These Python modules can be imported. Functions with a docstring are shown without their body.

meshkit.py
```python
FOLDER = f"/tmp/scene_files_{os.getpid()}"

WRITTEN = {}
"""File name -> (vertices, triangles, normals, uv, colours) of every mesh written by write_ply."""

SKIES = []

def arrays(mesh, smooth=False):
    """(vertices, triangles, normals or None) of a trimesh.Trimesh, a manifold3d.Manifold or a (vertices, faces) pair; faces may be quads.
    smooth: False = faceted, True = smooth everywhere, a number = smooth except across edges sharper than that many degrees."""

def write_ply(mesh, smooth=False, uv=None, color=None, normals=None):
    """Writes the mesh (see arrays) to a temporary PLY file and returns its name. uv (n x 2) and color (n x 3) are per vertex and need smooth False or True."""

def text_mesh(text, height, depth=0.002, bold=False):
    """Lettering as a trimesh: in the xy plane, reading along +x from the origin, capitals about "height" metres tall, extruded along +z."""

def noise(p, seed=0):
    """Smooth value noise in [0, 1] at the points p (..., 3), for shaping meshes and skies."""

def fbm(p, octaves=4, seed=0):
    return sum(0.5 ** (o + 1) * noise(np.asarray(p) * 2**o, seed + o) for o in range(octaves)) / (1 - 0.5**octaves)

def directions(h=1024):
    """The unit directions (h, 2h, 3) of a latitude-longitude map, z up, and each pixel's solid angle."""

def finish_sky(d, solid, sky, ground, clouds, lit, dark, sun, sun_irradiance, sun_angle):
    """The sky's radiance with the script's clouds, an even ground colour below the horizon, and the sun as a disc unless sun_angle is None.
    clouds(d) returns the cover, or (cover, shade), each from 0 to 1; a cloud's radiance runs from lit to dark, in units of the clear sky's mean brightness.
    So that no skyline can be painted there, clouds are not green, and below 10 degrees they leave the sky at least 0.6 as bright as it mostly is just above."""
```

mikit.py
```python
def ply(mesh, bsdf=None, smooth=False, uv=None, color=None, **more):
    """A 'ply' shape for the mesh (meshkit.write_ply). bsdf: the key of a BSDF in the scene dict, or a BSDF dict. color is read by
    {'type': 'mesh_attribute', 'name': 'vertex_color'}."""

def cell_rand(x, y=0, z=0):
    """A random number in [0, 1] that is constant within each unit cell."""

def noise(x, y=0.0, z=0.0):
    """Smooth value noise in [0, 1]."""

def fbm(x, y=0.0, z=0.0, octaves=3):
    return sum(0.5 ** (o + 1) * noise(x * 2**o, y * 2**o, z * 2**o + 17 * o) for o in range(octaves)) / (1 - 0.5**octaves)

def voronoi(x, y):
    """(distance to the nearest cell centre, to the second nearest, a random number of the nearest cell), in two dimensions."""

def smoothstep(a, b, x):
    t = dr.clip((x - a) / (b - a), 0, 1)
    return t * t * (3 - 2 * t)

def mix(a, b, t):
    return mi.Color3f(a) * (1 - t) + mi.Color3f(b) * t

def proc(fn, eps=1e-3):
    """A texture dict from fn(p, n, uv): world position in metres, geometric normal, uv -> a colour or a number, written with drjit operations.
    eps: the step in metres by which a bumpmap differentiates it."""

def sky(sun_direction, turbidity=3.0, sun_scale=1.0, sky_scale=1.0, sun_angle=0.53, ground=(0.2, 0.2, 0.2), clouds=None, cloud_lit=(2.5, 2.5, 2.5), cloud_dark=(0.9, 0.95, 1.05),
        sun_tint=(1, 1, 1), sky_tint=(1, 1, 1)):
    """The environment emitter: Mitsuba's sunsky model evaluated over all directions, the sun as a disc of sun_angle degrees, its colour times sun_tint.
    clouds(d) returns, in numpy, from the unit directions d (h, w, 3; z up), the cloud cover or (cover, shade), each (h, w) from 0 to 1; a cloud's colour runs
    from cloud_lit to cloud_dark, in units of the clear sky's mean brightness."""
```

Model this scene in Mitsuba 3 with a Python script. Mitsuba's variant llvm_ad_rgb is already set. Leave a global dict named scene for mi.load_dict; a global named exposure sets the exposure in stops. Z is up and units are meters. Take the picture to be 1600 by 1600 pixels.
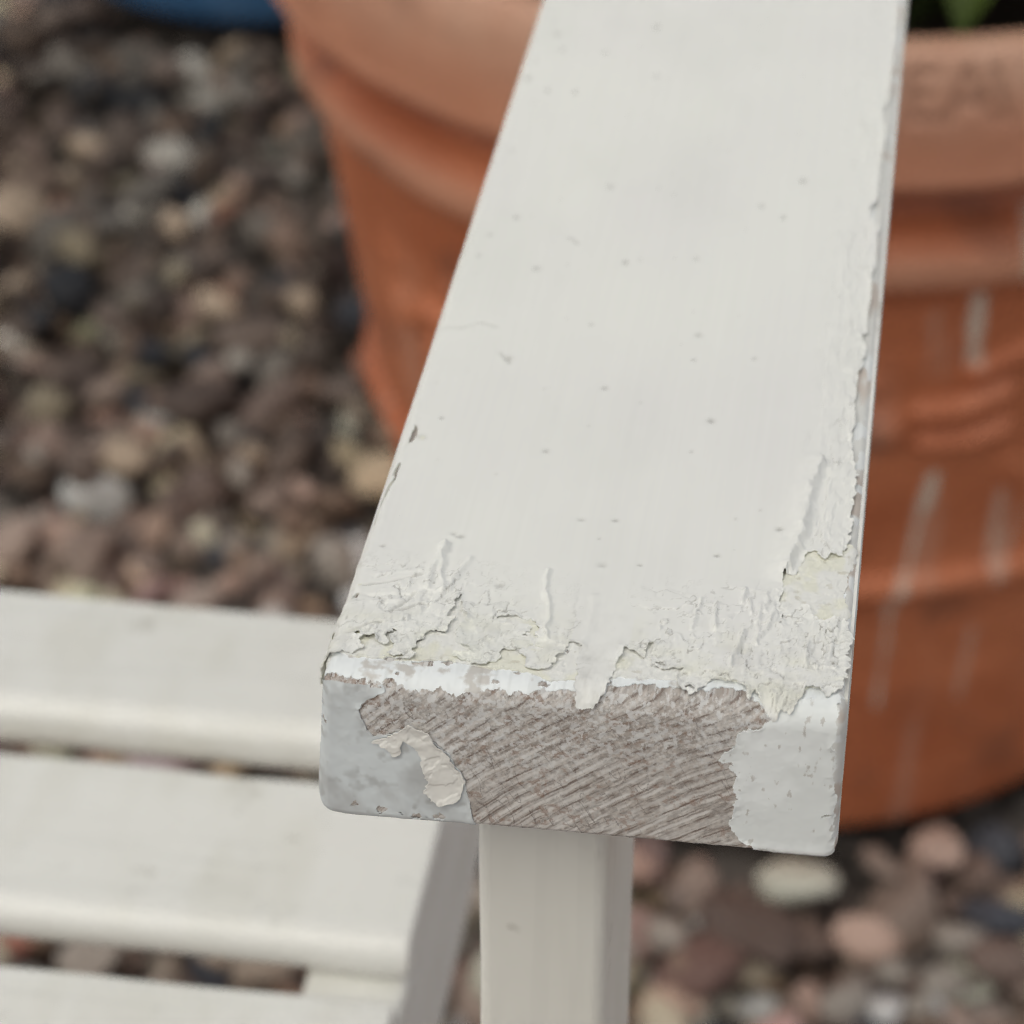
import math
import numpy as np
import trimesh
import drjit as dr
import mitsuba as mi
import mikit
import meshkit
from mikit import proc, noise, fbm, smoothstep, mix

T4 = mi.ScalarTransform4f
scene = {"type": "scene"}
labels = {}

# ------------------------------------------------------------------ camera, sky, exposure
exposure = 2.16
CAM = np.array([0.03472, -0.29837, 0.83987])
PITCH, YAW = math.radians(34.993), math.radians(8.430)
FWD = np.array([-math.sin(YAW) * math.cos(PITCH), math.cos(YAW) * math.cos(PITCH), -math.sin(PITCH)])
scene["camera"] = {
    "type": "thinlens", "fov": 20.094, "fov_axis": "x", "near_clip": 0.02, "far_clip": 400.0,
    "aperture_radius": 0.0024, "focus_distance": 0.398,
    "to_world": T4().look_at(origin=CAM.tolist(), target=(CAM + FWD).tolist(), up=[0, 0, 1]),
    "film": {"type": "hdrfilm", "width": 1024, "height": 1024},
}
del scene["camera"]["film"]
scene["sky"] = mikit.sky([-0.26, -0.55, 0.76], turbidity=3, sun_scale=0.30, sun_angle=48, clouds=lambda d: 1.0,
                         cloud_lit=(1.0, 1.03, 1.07), cloud_dark=(0.8, 0.83, 0.87), sun_tint=(0.86, 0.985, 1.13))

# ------------------------------------------------------------------ helpers
rng = np.random.default_rng(7)


def lin(r, g, b):
    c = np.array([r, g, b]) / 255.0
    return [float(x) for x in np.where(c <= 0.04045, c / 12.92, ((c + 0.055) / 1.055) ** 2.4)]


def rgb(c):
    return {"type": "rgb", "value": [float(x) for x in c]}


def bsdf(key, color, rough=0.5, spec=0.5, bump=None, bump_scale=1.0, eps=2e-4, **more):
    b = {"type": "principled", "base_color": color if isinstance(color, dict) else rgb(color), "roughness": rough, "specular": spec, **more}
    if bump is not None:
        b = {"type": "bumpmap", "arbitrary": proc(bump, eps=eps), "scale": bump_scale, "bsdf": b}
    scene[key] = {"type": "twosided", "bsdf": b}
    return key


def add(key, mesh, mat, smooth=False, label=None, **more):
    k, n = key, 0
    while k in scene:
        n += 1
        k = f"{key}_{n:03d}"
    scene[k] = mikit.ply(mesh, mat, smooth=smooth, **more)
    if label:
        labels[k] = label
    return k


# ------------------------------------------------------------------ materials
PAINT = (0.745, 0.735, 0.705)


def paint_color(p, n, uv):
    m = fbm(p.x * 60, p.y * 25, p.z * 60, 3)
    s = fbm(p.x * 420 + 9, p.y * 420, p.z * 420, 2)
    c = mix((0.735, 0.728, 0.69), (0.785, 0.782, 0.76), smoothstep(0.3, 0.6, m))
    st = fbm(p.x * 30 + 2, p.y * 420, p.z * 300, 3)
    c = c * (1 - 0.045 * smoothstep(0.52, 0.72, st))
    dirt = smoothstep(0.66, 0.74, fbm(p.x * 130 + 7, p.y * 130, p.z * 130, 3)) * smoothstep(0.5, 0.62, fbm(p.x * 22, p.y * 22, p.z * 22 + 3, 2))
    c = mix(c, (0.40, 0.38, 0.33), 0.45 * dirt)
    return c * (1 - 0.07 * smoothstep(0.70, 0.82, s))


def paint_bump(p, n, uv):
    return fbm(p.x * 150, p.y * 60, p.z * 150, 2) + 0.35 * noise(p.x * 900, p.y * 500, p.z * 900)


def post_color(p, n, uv):
    m = fbm(p.x * 60, p.y * 60, p.z * 22, 3)
    c = mix((0.745, 0.728, 0.675), (0.785, 0.770, 0.725), smoothstep(0.3, 0.6, m))
    st = fbm(p.x * 420 + 2, p.y * 420, p.z * 16, 3)
    c = c * (1 - 0.03 * smoothstep(0.55, 0.72, st))
    dirt = smoothstep(0.68, 0.75, fbm(p.x * 150 + 7, p.y * 150, p.z * 110, 3)) * smoothstep(0.48, 0.62, fbm(p.x * 22, p.y * 22, p.z * 22 + 3, 2))
    return mix(c, (0.40, 0.38, 0.33), 0.4 * dirt)


def post_bump(p, n, uv):
    return fbm(p.x * 150, p.y * 150, p.z * 40, 2) + 0.3 * noise(p.x * 700, p.y * 700, p.z * 300)


bsdf("post_paint", proc(post_color), 0.42, 0.45, bump=post_bump, bump_scale=0.00018)
bsdf("paint", proc(paint_color), 0.42, 0.45, bump=paint_bump, bump_scale=0.00016)


def top_bump(p, n, uv):
    return fbm(p.x * 110, p.y * 45, p.z * 110, 2) + 0.22 * noise(p.x * 1300, p.y * 900, p.z * 1300)


bsdf("topcoat_paint", {"type": "mesh_attribute", "name": "vertex_color"}, 0.44, 0.45, bump=top_bump, bump_scale=0.00010)


def cream_color(p, n, uv):
    m = fbm(p.x * 260, p.y * 200, p.z * 260, 3)
    c = mix((0.755, 0.75, 0.665), (0.765, 0.765, 0.745), smoothstep(0.42, 0.56, m))
    g = fbm(p.x * 900 + 3, p.y * 900, p.z * 900, 2)
    return mix(c, (0.42, 0.38, 0.28), 0.35 * smoothstep(0.66, 0.82, g))


bsdf("cream_paint", proc(cream_color), 0.6, 0.35)


def white_color(p, n, uv):
    s = noise(p.x * 1500, p.y * 160, p.z * 160)
    c = mix((0.80, 0.83, 0.85), (0.60, 0.62, 0.63), 0.6 * smoothstep(0.55, 0.95, s))
    g = fbm(p.x * 420, p.y * 420, p.z * 420, 4)
    return mix(c, (0.42, 0.37, 0.32), 0.6 * smoothstep(0.60, 0.74, g))


bsdf("primer_white", proc(white_color), 0.5, 0.5)


def end_white_color(p, n, uv):
    m = fbm(p.x * 160, p.y * 160, p.z * 160, 3)
    c = mix((0.74, 0.765, 0.77), (0.80, 0.825, 0.835), smoothstep(0.35, 0.6, m))
    g = fbm(p.x * 1100 + 5, p.z * 700, 3.0, 3)
    return mix(c, (0.36, 0.32, 0.28), 0.5 * smoothstep(0.70, 0.82, g))


bsdf("end_white_paint", proc(end_white_color), 0.5, 0.45)


def grey_color(p, n, uv):
    d = 0.7 * p.x + 0.9 * p.z
    m = fbm(p.x * 190 + 4, d * 190, p.z * 60, 4)
    c = mix((0.50, 0.515, 0.525), (0.66, 0.70, 0.725), smoothstep(0.28, 0.66, m))
    g = fbm(p.x * 420 + 11, p.z * 420, 1.0, 3)
    return mix(c, (0.20, 0.185, 0.17), 0.35 * smoothstep(0.60, 0.80, g))


bsdf("end_grey_paint", proc(grey_color), 0.45, 0.5)


def strip_color(p, n, uv):
    m = fbm(p.x * 300, p.y * 120, p.z * 300, 3)
    c = mix((0.56, 0.50, 0.455), (0.66, 0.66, 0.645), smoothstep(0.36, 0.50, m))
    g = fbm(p.x * 500 + 2, p.y * 260, p.z * 500, 2)
    return mix(c, (0.74, 0.76, 0.77), smoothstep(0.62, 0.72, g))


bsdf("strip_paint", proc(strip_color), 0.55, 0.4)


def ring_t(x, z, sin, sqrt):
    w = 0.30 * sin(x * 0.15 + 1.3) + 0.12 * sin(z * 0.35 + x * 0.13)
    return (sqrt((x - 59) * (x - 59) + (z + 98) * (z + 98)) + w) / 1.5


def wood_color(p, n, uv):
    x, z = p.x * 1000, (p.z - 0.6) * 1000
    t = ring_t(x, z, dr.sin, dr.sqrt) + 0.22 * (fbm(x * 0.35, z * 0.35, 7.0, 2) - 0.5) + 0.05 * (fbm(x * 2.0, z * 2.0, 8.0, 2) - 0.5)
    k = dr.floor(t)
    f = t - k
    u = x * 0.82 + z * 0.57
    # pale ribs between darker, worn-out early wood; some ribs are doubled, some nearly gone
    amp = 0.5 + 0.5 * mikit.cell_rand(k, 3)
    rib = smoothstep(0.20, 0.40, f) * (1 - smoothstep(0.50, 0.74, f)) * amp
    f2 = t * 2.3 + 0.4 - dr.floor(t * 2.3 + 0.4)
    rib = dr.maximum(rib, 0.55 * smoothstep(0.2, 0.5, f2) * (1 - smoothstep(0.55, 0.9, f2)) * smoothstep(0.45, 0.6, fbm(t * 0.6, u * 0.12, 6.0, 2)))
    rib = rib * smoothstep(0.26, 0.50, fbm(t * 1.5, u * 0.35, 2.0, 3))
    n1 = fbm(x * 0.35, z * 0.35, 2.0, 4)
    n2 = fbm(x * 2.8, z * 2.8, 5.0, 3)
    clear = smoothstep(-5.0, -12.0, z + 0.25 * x) * 0.4 + 0.6
    c = mix((0.485, 0.455, 0.432), (0.395, 0.355, 0.328), smoothstep(0.35, 0.62, n1))
    c = c * (0.62 + 0.76 * n2)
    hair = smoothstep(0.52, 0.66, noise(t * 9.0, u * 0.9, 3.0)) * smoothstep(0.35, 0.55, noise(t * 2.0, u * 0.3, 5.0))
    c = mix(c, (0.145, 0.105, 0.09), 0.40 * hair)
    c = mix(c, (0.66, 0.63, 0.61), 0.95 * rib * clear)
    gap = (1 - smoothstep(0.03, 0.13, dr.minimum(f, 1 - f))) * smoothstep(0.42, 0.6, fbm(t * 1.2, u * 0.5, 11.0, 3))
    c = mix(c, (0.165, 0.122, 0.105), 0.8 * gap)
    # rusty stains, upright checks
    c = mix(c, (0.24, 0.150, 0.112), 0.6 * smoothstep(0.58, 0.72, fbm(x * 0.5 + 7, z * 0.8, 9.0, 3)) * smoothstep(0.4, 0.6, n2))
    ck = dr.abs(fbm(x * 0.55 + 0.3 * z + 31, z * 0.10, 4.0, 3) - 0.5)
    c = mix(c, (0.10, 0.072, 0.062), 0.6 * (1 - smoothstep(0.0, 0.010, ck)))
    # remains of the white paint lodged in the pores, most of them in the upper half
    band = smoothstep(-17.0, -6.0, z - 0.15 * x) * 0.6 + 0.12
    s = fbm(x * 1.6 + 3, z * 1.8, 12.0, 4)
    s2 = fbm(x * 4.5, z * 4.5, 3.0, 3)
    return mix(c, (0.72, 0.725, 0.735), band * dr.maximum(0.85 * smoothstep(0.575, 0.625, s), 0.6 * smoothstep(0.58, 0.68, s2)))


bsdf("weathered_wood", proc(wood_color), 0.8, 0.2)

# ------------------------------------------------------------------ the armrest, in millimetres
# a runs across the arm, b back along its top from the nose (negative: over the nose and down the end)
H, RA, RB, RC, TH, EXT = 35.0, 1.6, 3.0, 1.0, 22.4, 3.0
SKEW, LEAN, DEEP = 0.0298, -2.0, 1.2
LA, LB = RA * math.pi / 2, RB * math.pi / 2
FLAT = TH - RB - RC


def warp(p):
    x, y, z = p[..., 0], p[..., 1], p[..., 2]
    t = np.clip(-z / TH, 0, 1.2)
    x = x - (0.3 + 0.9 * t) * np.clip(-x / H, 0, 1.1) ** 2 * np.clip(1 - y / 80, 0, 1)
    cl, cr = np.clip((-x - H + 2.6) / 3.8, 0, 1), np.clip((x - H + 1.8) / 2.0, 0, 1)
    up = t * (2.6 * (1 - np.sqrt(np.maximum(1 - cl * cl, 0))) + 1.5 * (1 - np.sqrt(np.maximum(1 - cr * cr, 0))))
    z2 = z - DEEP * t * (x + H) / (2 * H) + up
    y2 = y + SKEW * x * np.clip(1 - y / 60, 0, 1) + LEAN * t
    return np.stack([x, y2, z2 + 600], -1) / 1000


def surf(a, b, h):
    s, aa, fl = np.sign(a), np.abs(a), H - RA
    cx, al, e = s * np.minimum(aa, fl), np.clip((aa - fl) / RA, 0, math.pi / 2), np.maximum(aa - fl - LA, 0)
    be = np.clip(-b / RB, 0, math.pi / 2)
    e2 = np.maximum(-b - LB - FLAT, 0)
    ga = np.clip(e2 / RC, 0, math.pi / 2)
    under = np.maximum(e2 - RC * math.pi / 2, 0)
    cy = RB + np.maximum(b, 0)
    cz = -RB - np.clip(-b - LB, 0, FLAT)
    sa, ca, sb, cb = s * np.sin(al), np.cos(al), np.sin(be), np.cos(be)
    nx, ny, nz = sa, -ca * sb, ca * cb
    low = ga > 0
    ny, nz = np.where(low, -ca * np.cos(ga), ny), np.where(low, -ca * np.sin(ga), nz)
    p = np.stack([cx + RA * nx, cy + RB * np.where(low, -ca, ny) + e * sb, cz + RB * np.where(low, 0, nz) - e * cb], -1)
    p[..., 1] += np.where(low, ca * RC * (1 - np.cos(ga)) + under, 0)
    p[..., 2] -= np.where(low, RC * np.sin(ga), 0)
    n = np.stack([nx / RA, ny / RB, nz / RB], -1)
    n /= np.linalg.norm(n, axis=-1, keepdims=True)
    return warp(p + np.asarray(h)[..., None] * n)


# outlines of the paint that is left, and the damage on it
TOP_RIGHT = [(33.6,219.5),(34.1,211.1),(34,202.3),(34,189.5),(33.8,180.9),(33.7,175.2),(32.8,170.8),(33.9,161.1),(33.4,153.2),(33.3,138.7),(32.9,135.5),(32.1,134.7),(32.5,130.5),(33.8,128.7),(34,126.7),(33.7,125.5),(34,119.8),(34,114.7),(33.5,111.3),(33.8,107.4),(33.7,103.6),(33.5,100.3),(33.6,93.6),(32.8,93),(33.1,90.7),(33.7,89.4),(33.7,86.3),(33.3,86.5),(33.4,83.5),(32.9,81.6),(32.8,77.8),(32.9,75.6),(32.6,73.4),(33.1,67.3),(32.7,64.8),(32.9,61.3),(33.2,59.3),(33.5,56.6),(34,53.6),(33.9,48),(33.9,45.4),(33.4,41.7),(34,41.5),(33.7,37.9),(34.2,36.6),(33.3,35.2),(33,33.6),(32.6,32.4),(31.1,32.5),(30,31.2),(28.4,33.1),(27.5,32.5),(27,30.5),(26.2,27.3),(24.4,27.2),(24.3,25.5),(24.8,22.6),(24.4,20.1),(25,16.9),(24.8,15),(25.2,18),(26.3,20.4),(28.3,19.9),(29,17.7),(30.9,16.5),(33.4,17.3),(34,15.7),(33.9,9.1),(33.9,4.8),(33.6,1.1),(31.9,0.1),(30.8,1.6),(29.1,1.4),(28.6,-1.5),(27.5,-2.7),(26.2,-2.2),(25.3,-3.4),(24.1,-2.4),(23.2,-1),(22.4,0.3),(21.9,-1.4),(20.8,1),(19.9,1.7),(18.2,1.8),(16.5,2),(15.8,0.2),(15,-0.8),(13.8,-1.4),(12.6,-0.1),(11.8,1.8),(12.6,3.3),(10.3,3.6),(8.2,3.6),(8.1,6.2),(8.9,10),(8.1,9.5),(7.1,5.5),(5.7,6.5),(4.5,6.9),(3.2,0.9),(2.9,-1.9),(1.5,-3.8),(0.3,-3.6),(-1,-3.6),(-1.3,0.2),(-1.8,5.4),(-1.2,7),(-2.7,8.1),(-3.4,6.6),(-5.4,6),(-6.7,6.4),(-7.6,6.5),(-7.6,10.3),(-9,12.4),(-13.8,12.1),(-13.2,10.6),(-12.8,8.5),(-13.1,6.2),(-14.7,6),(-15.5,4.4),(-17.5,5),(-18.5,6.1),(-18.6,8.8),(-17.9,10.8),(-19.3,16.2),(-20.3,11),(-19.7,10.1),(-20.7,7.8),(-22.8,6.8),(-23.3,4.9),(-23.3,3.5),(-24.5,4.2),(-25.4,7.9),(-27.5,9.8),(-27.8,6.9),(-27.5,4.1),(-28.9,4.5),(-30.9,7.7),(-32.2,5.3),(-32.7,3.5),(-33.8,3.8)]
CREAM_RIGHT = [(34.2,35.1),(34.1,32),(33.8,30),(33.6,28),(33.7,25.9),(32.9,23.7),(34,19.4),(33.7,17),(34.1,15.2),(33.7,12.6),(34.3,11.1),(34,7.7),(34,4.9),(33.8,2.6),(32.7,1.3),(30.1,2.4),(27.7,0.3),(25.2,-0.6),(22.5,1.4),(19.9,2),(16.4,2.4),(12.3,1.3),(8,1.4),(4.6,1.2),(0.8,0.2),(-1.4,-0),(-3,-0.2),(-4.6,-0.7),(-7.4,0.6),(-9.2,1),(-12.7,1),(-15.3,1.4),(-18.9,1.8),(-22.3,1.6),(-24.8,1.2),(-27.9,1.3),(-31,1.4),(-34,2.3)]
STRIP_LOW = [(-34.4,-1.7),(-32.9,-2.2),(-30.2,-2.6),(-28.1,-2.8),(-26,-2.2),(-24.9,-2.7),(-23.3,-2.8),(-22.1,-3.5),(-21.2,-2.9),(-18.8,-3),(-17.5,-3.6),(-15.2,-2.9),(-12.5,-2),(-8.9,-2.5),(-5.3,-1.8),(-3.8,-2.2),(-2.3,-1.6),(-1.2,-2),(2.9,-1.9),(3.3,0.2),(4.3,-0.4),(7.2,0.2),(9.8,-0.1),(11.9,0.2),(15.8,-0.2),(18.2,1.2),(20.9,0.4),(23.1,-1.3),(25,-3.5)]
GREY = [(-35,-3),(-30.2,-2.8),(-26.8,-2.7),(-26.4,-3.5),(-28.6,-4.8),(-30,-6.3),(-28.6,-9.7),(-27.8,-10.8),(-26.2,-10.3),(-23.2,-9),(-19.5,-10.9),(-17.8,-12.5),(-16.7,-14.4),(-15.5,-16.4),(-15.2,-18.9),(-14.6,-21.2),(-14,-23.8),(-26.9,-25.2),(-34.8,-27),(-35,-7.8)]
WHITE = [(35,5.5),(24.9,-1.6),(25,-3.5),(23.1,-4.7),(20.8,-5.5),(20.5,-7.4),(18.6,-10),(20,-10.5),(20.8,-13),(20.9,-15.1),(20.9,-18.2),(20.3,-19.7),(21.9,-22.1),(23.6,-22.9),(25.7,-24.4),(35,-27)]
WHITE_EDGE = [(34.1,0.8),(33.7,-2.9),(34,-4.4),(33.5,-5.6),(34.2,-15.3),(34.3,-20.6),(34.4,-25)]
FLAKE = [(-27.8,-11.3),(-26.8,-11.4),(-25.1,-13.2),(-24.1,-12.7),(-24.2,-11.6),(-23.8,-10.5),(-22.3,-11.8),(-21.4,-13.6),(-20.3,-17.1),(-20.8,-18.5),(-19.9,-19.9),(-18.6,-20.6),(-16.7,-20),(-16,-19.1),(-15.5,-16.4),(-16.7,-14.2),(-17.8,-12.5),(-19.5,-10.9),(-19.6,-9.9),(-21,-8.9),(-22.4,-8.2),(-23.2,-7.8),(-23.8,-9),(-25.7,-10.2)]
CHIP1 = [(-33.4,57.9),(-32.8,57.2),(-32.4,54.8),(-32.6,53.4),(-33.2,52.3),(-33.5,53.3),(-33.3,55),(-33.1,56.5)]
CRACK1 = [(-33.9,47.4),(-33.9,43),(-34.6,40.7),(-35,37.2),(-35,33.6),(-35,31.8)]
CRACK2 = [(-33.5,15),(-33.6,13.8),(-34.5,12.7),(-34.9,12.2)]
CHIPS_NOSE = [(-27.8,1.4),(-26.3,1.4),(-24.5,1.1),(-23.1,1),(-22.1,0.8),(-20.9,1.7),(-19.5,1.7),(-18.6,1.5)]
CHIPS_LOW = [(-34,-1.8),(-33.1,-2),(-32.3,-2.1),(-31.2,-2.3),(-30.6,-2.3),(-29.8,-2.7),(-29.2,-2.4),(-28.5,-2.5),(-27.9,-2.8)]
CHIP_EDGE = [(-35,0),(-35,-2.5),(-35,-6.8),(-35,-9)]
CHIP_CORNER = [(-35,-25),(-35,-25.5),(-34.9,-24)]
CHIP_RIGHT = [(32.2,-16.2),(33.9,-16.9),(34.2,-18.4),(33.2,-17)]
RA_L = [(-23.5,27.8),(-23.9,24.5),(-24.4,20.6),(-24.4,17.4)]
RB_L = [(-23.7,27.5),(-23.3,25),(-23,22.3),(-22.3,17.1)]
RC_L = [(-19.5,25.1),(-20.2,22.7),(-20.9,20.3),(-21.4,17.2)]
RD_L = [(-8.1,23.5),(-8.2,19.7),(-7.2,16.8),(-6.7,13.9),(-6.6,10.3),(-6.6,8.1)]
RE_L = [(28.1,55.4),(27.2,50.2),(27,45.1),(26.8,38.5),(25.9,33.2),(24.9,28.4)]
RF_L = [[(13.6,19.8),(13.3,15.7),(12.9,12.7)],[(16,19.1),(15.9,16.1),(15.9,13.1)],[(19.6,22.7),(19.3,19.5)],[(20.3,20.4),(20.7,17.1)],[(22,19.1),(21.8,14.6),(21.8,10.2)],[(19.9,12.9),(19.5,9.2),(18.8,4.8)],[(22.6,22.2),(22.6,17.7)],[(23.9,17.8),(22.8,14),(22.1,11.7)],[(28.9,11.1),(28.8,6)]]
RG_L = [(-1,18.4),(-1,13.9),(-1.2,8.8),(-1.2,6.6)]
G1 = [(-33.2,17.2),(-29.8,18.4),(-25.6,20.6)]
G2 = [(-33.1,14.9),(-30,14.9),(-25.7,15.9)]
G3 = [(-28.3,11.3),(-26.6,13.8),(-25.9,16.2)]
G4 = [(-28.1,11.4),(-26,12.5),(-24.3,13.9)]
G5 = [(-33,6),(-30.4,8.3),(-29.1,8.8)]
G6 = [(-23.9,11.8),(-23.1,16.3),(-23.4,14)]
SQUIG = [(-32.8,86),(-30.6,86.4),(-29.4,87.5),(-28.2,88.5),(-26.6,88),(-25.5,87.5)]
SCR1 = [(-17.8,117.5),(-16.6,116.6),(-16,115.6)]
SCR2 = [(-23.6,79.8),(-22.4,78.3),(-21.6,76.9)]
SPECKS = [(-31.4,199.6),(-30,194.2),(-28.3,187.8),(-20.2,187.9),(-32.3,182.3),(-32.9,175),(-28.7,170.7),(-23.6,170.7),(-31.5,146.7),(-12.9,136),(-27.5,123.1),(-31,116.6),(-31.7,109.4),(-21.7,106.6),(-7.5,110.7),(4,113.6),(-5.2,112.1),(19.7,143.1),(13.3,133),(17.2,129.6),(-10.6,90.3),(-22.1,78.3),(-6.2,72),(15.9,83.9),(6.6,82.2),(6.6,89.7),(-11.8,200),(-9.6,179.3),(-29.6,60),(-31.6,54.4),(-5.3,36.6),(-0.4,37.1),(8.7,56.4),(10.8,65.1),(-12.8,53.4),(14.8,30.4),(4.3,26.7),(-1,26),(-21.8,30.2),(-22.8,30.7),(-32.2,26.5),(-14.4,19.3),(23.1,38)]
BOTTOM_CHIPS = [(-30.4,-22.1),(-26.8,-22.6),(-24.4,-22.8),(-21.5,-23.2),(-18.9,-23),(-14.4,-23.8),(-10,-23.7)]

AG = np.arange(-38.8, 38.81, 0.16)
BG = np.concatenate([np.arange(-29.0, 38.0, 0.16), np.arange(38.0, 95, 0.4), np.arange(95, 232, 0.8), np.arange(232, 421, 4.0)])
A, B = np.meshgrid(AG, BG, indexing="ij")
NA, NB = A.shape


def fb(x, y, seed, octaves=3):
    return meshkit.fbm(np.stack([x, y, np.zeros_like(x)], -1), octaves, seed)


def seg_dist(poly, X, Y, closed=False):
    """distance to a polyline and, if closed, the inside flag"""
    P = np.asarray(poly, float)
    Q = np.roll(P, -1, 0) if closed else P[1:]
    P = P if closed else P[:-1]
    d2, inside = np.full(X.shape, 1e9), np.zeros(X.shape, bool)
    for (x0, y0), (x1, y1) in zip(P, Q):
        dx, dy = x1 - x0, y1 - y0
        t = np.clip(((X - x0) * dx + (Y - y0) * dy) / max(dx * dx + dy * dy, 1e-9), 0, 1)
        d2 = np.minimum(d2, (X - x0 - t * dx) ** 2 + (Y - y0 - t * dy) ** 2)
        if closed and dy != 0:
            inside ^= ((y0 > Y) != (y1 > Y)) & (X < dx * (Y - y0) / dy + x0)
    return np.sqrt(d2), inside


def sd(poly, pad=4.0):
    P = np.asarray(poly, float)
    lo, hi = P.min(0) - pad, P.max(0) + pad
    m = (A > lo[0]) & (A < hi[0]) & (B > lo[1]) & (B < hi[1])
    out = np.full(A.shape, -pad)
    d, i = seg_dist(poly, A[m], B[m], True)
    out[m] = np.where(i, d, -d)
    return out


def ridge(h, line, width, height, taper=True, asym=0.0):
    P = np.asarray(line, float)
    lo, hi = P.min(0) - 4 * width, P.max(0) + 4 * width
    m = (A > lo[0]) & (A < hi[0]) & (B > lo[1]) & (B < hi[1])
    X, Y = A[m], B[m]
    wob = (fb(X * 0.6, Y * 0.6, 51) - 0.5) * 0.9
    d, _ = seg_dist(line, X + wob, Y, False)
    if asym:
        c = np.interp(Y, P[::-1, 1], P[::-1, 0]) if P[0, 1] > P[-1, 1] else np.interp(Y, P[:, 1], P[:, 0])
        d = np.where(X + wob > c, d * (1 + asym), d / (1 + asym))
    g = np.exp(-(d / width) ** 2)
    h[m] += height * g * (0.7 + 0.6 * fb(X * 0.5, Y * 0.5, 52))


rag = (fb(A * 0.9, B * 0.9, 3) - 0.5) * 0.9 + (fb(A * 2.6, B * 2.6, 4) - 0.5) * 0.5
fine = np.where(B > 60, 0.4, 1.0)
rag = rag * fine
low_band = np.clip(1 - (B - 1) / 17.0, 0, 1) * (B > -6)

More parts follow.
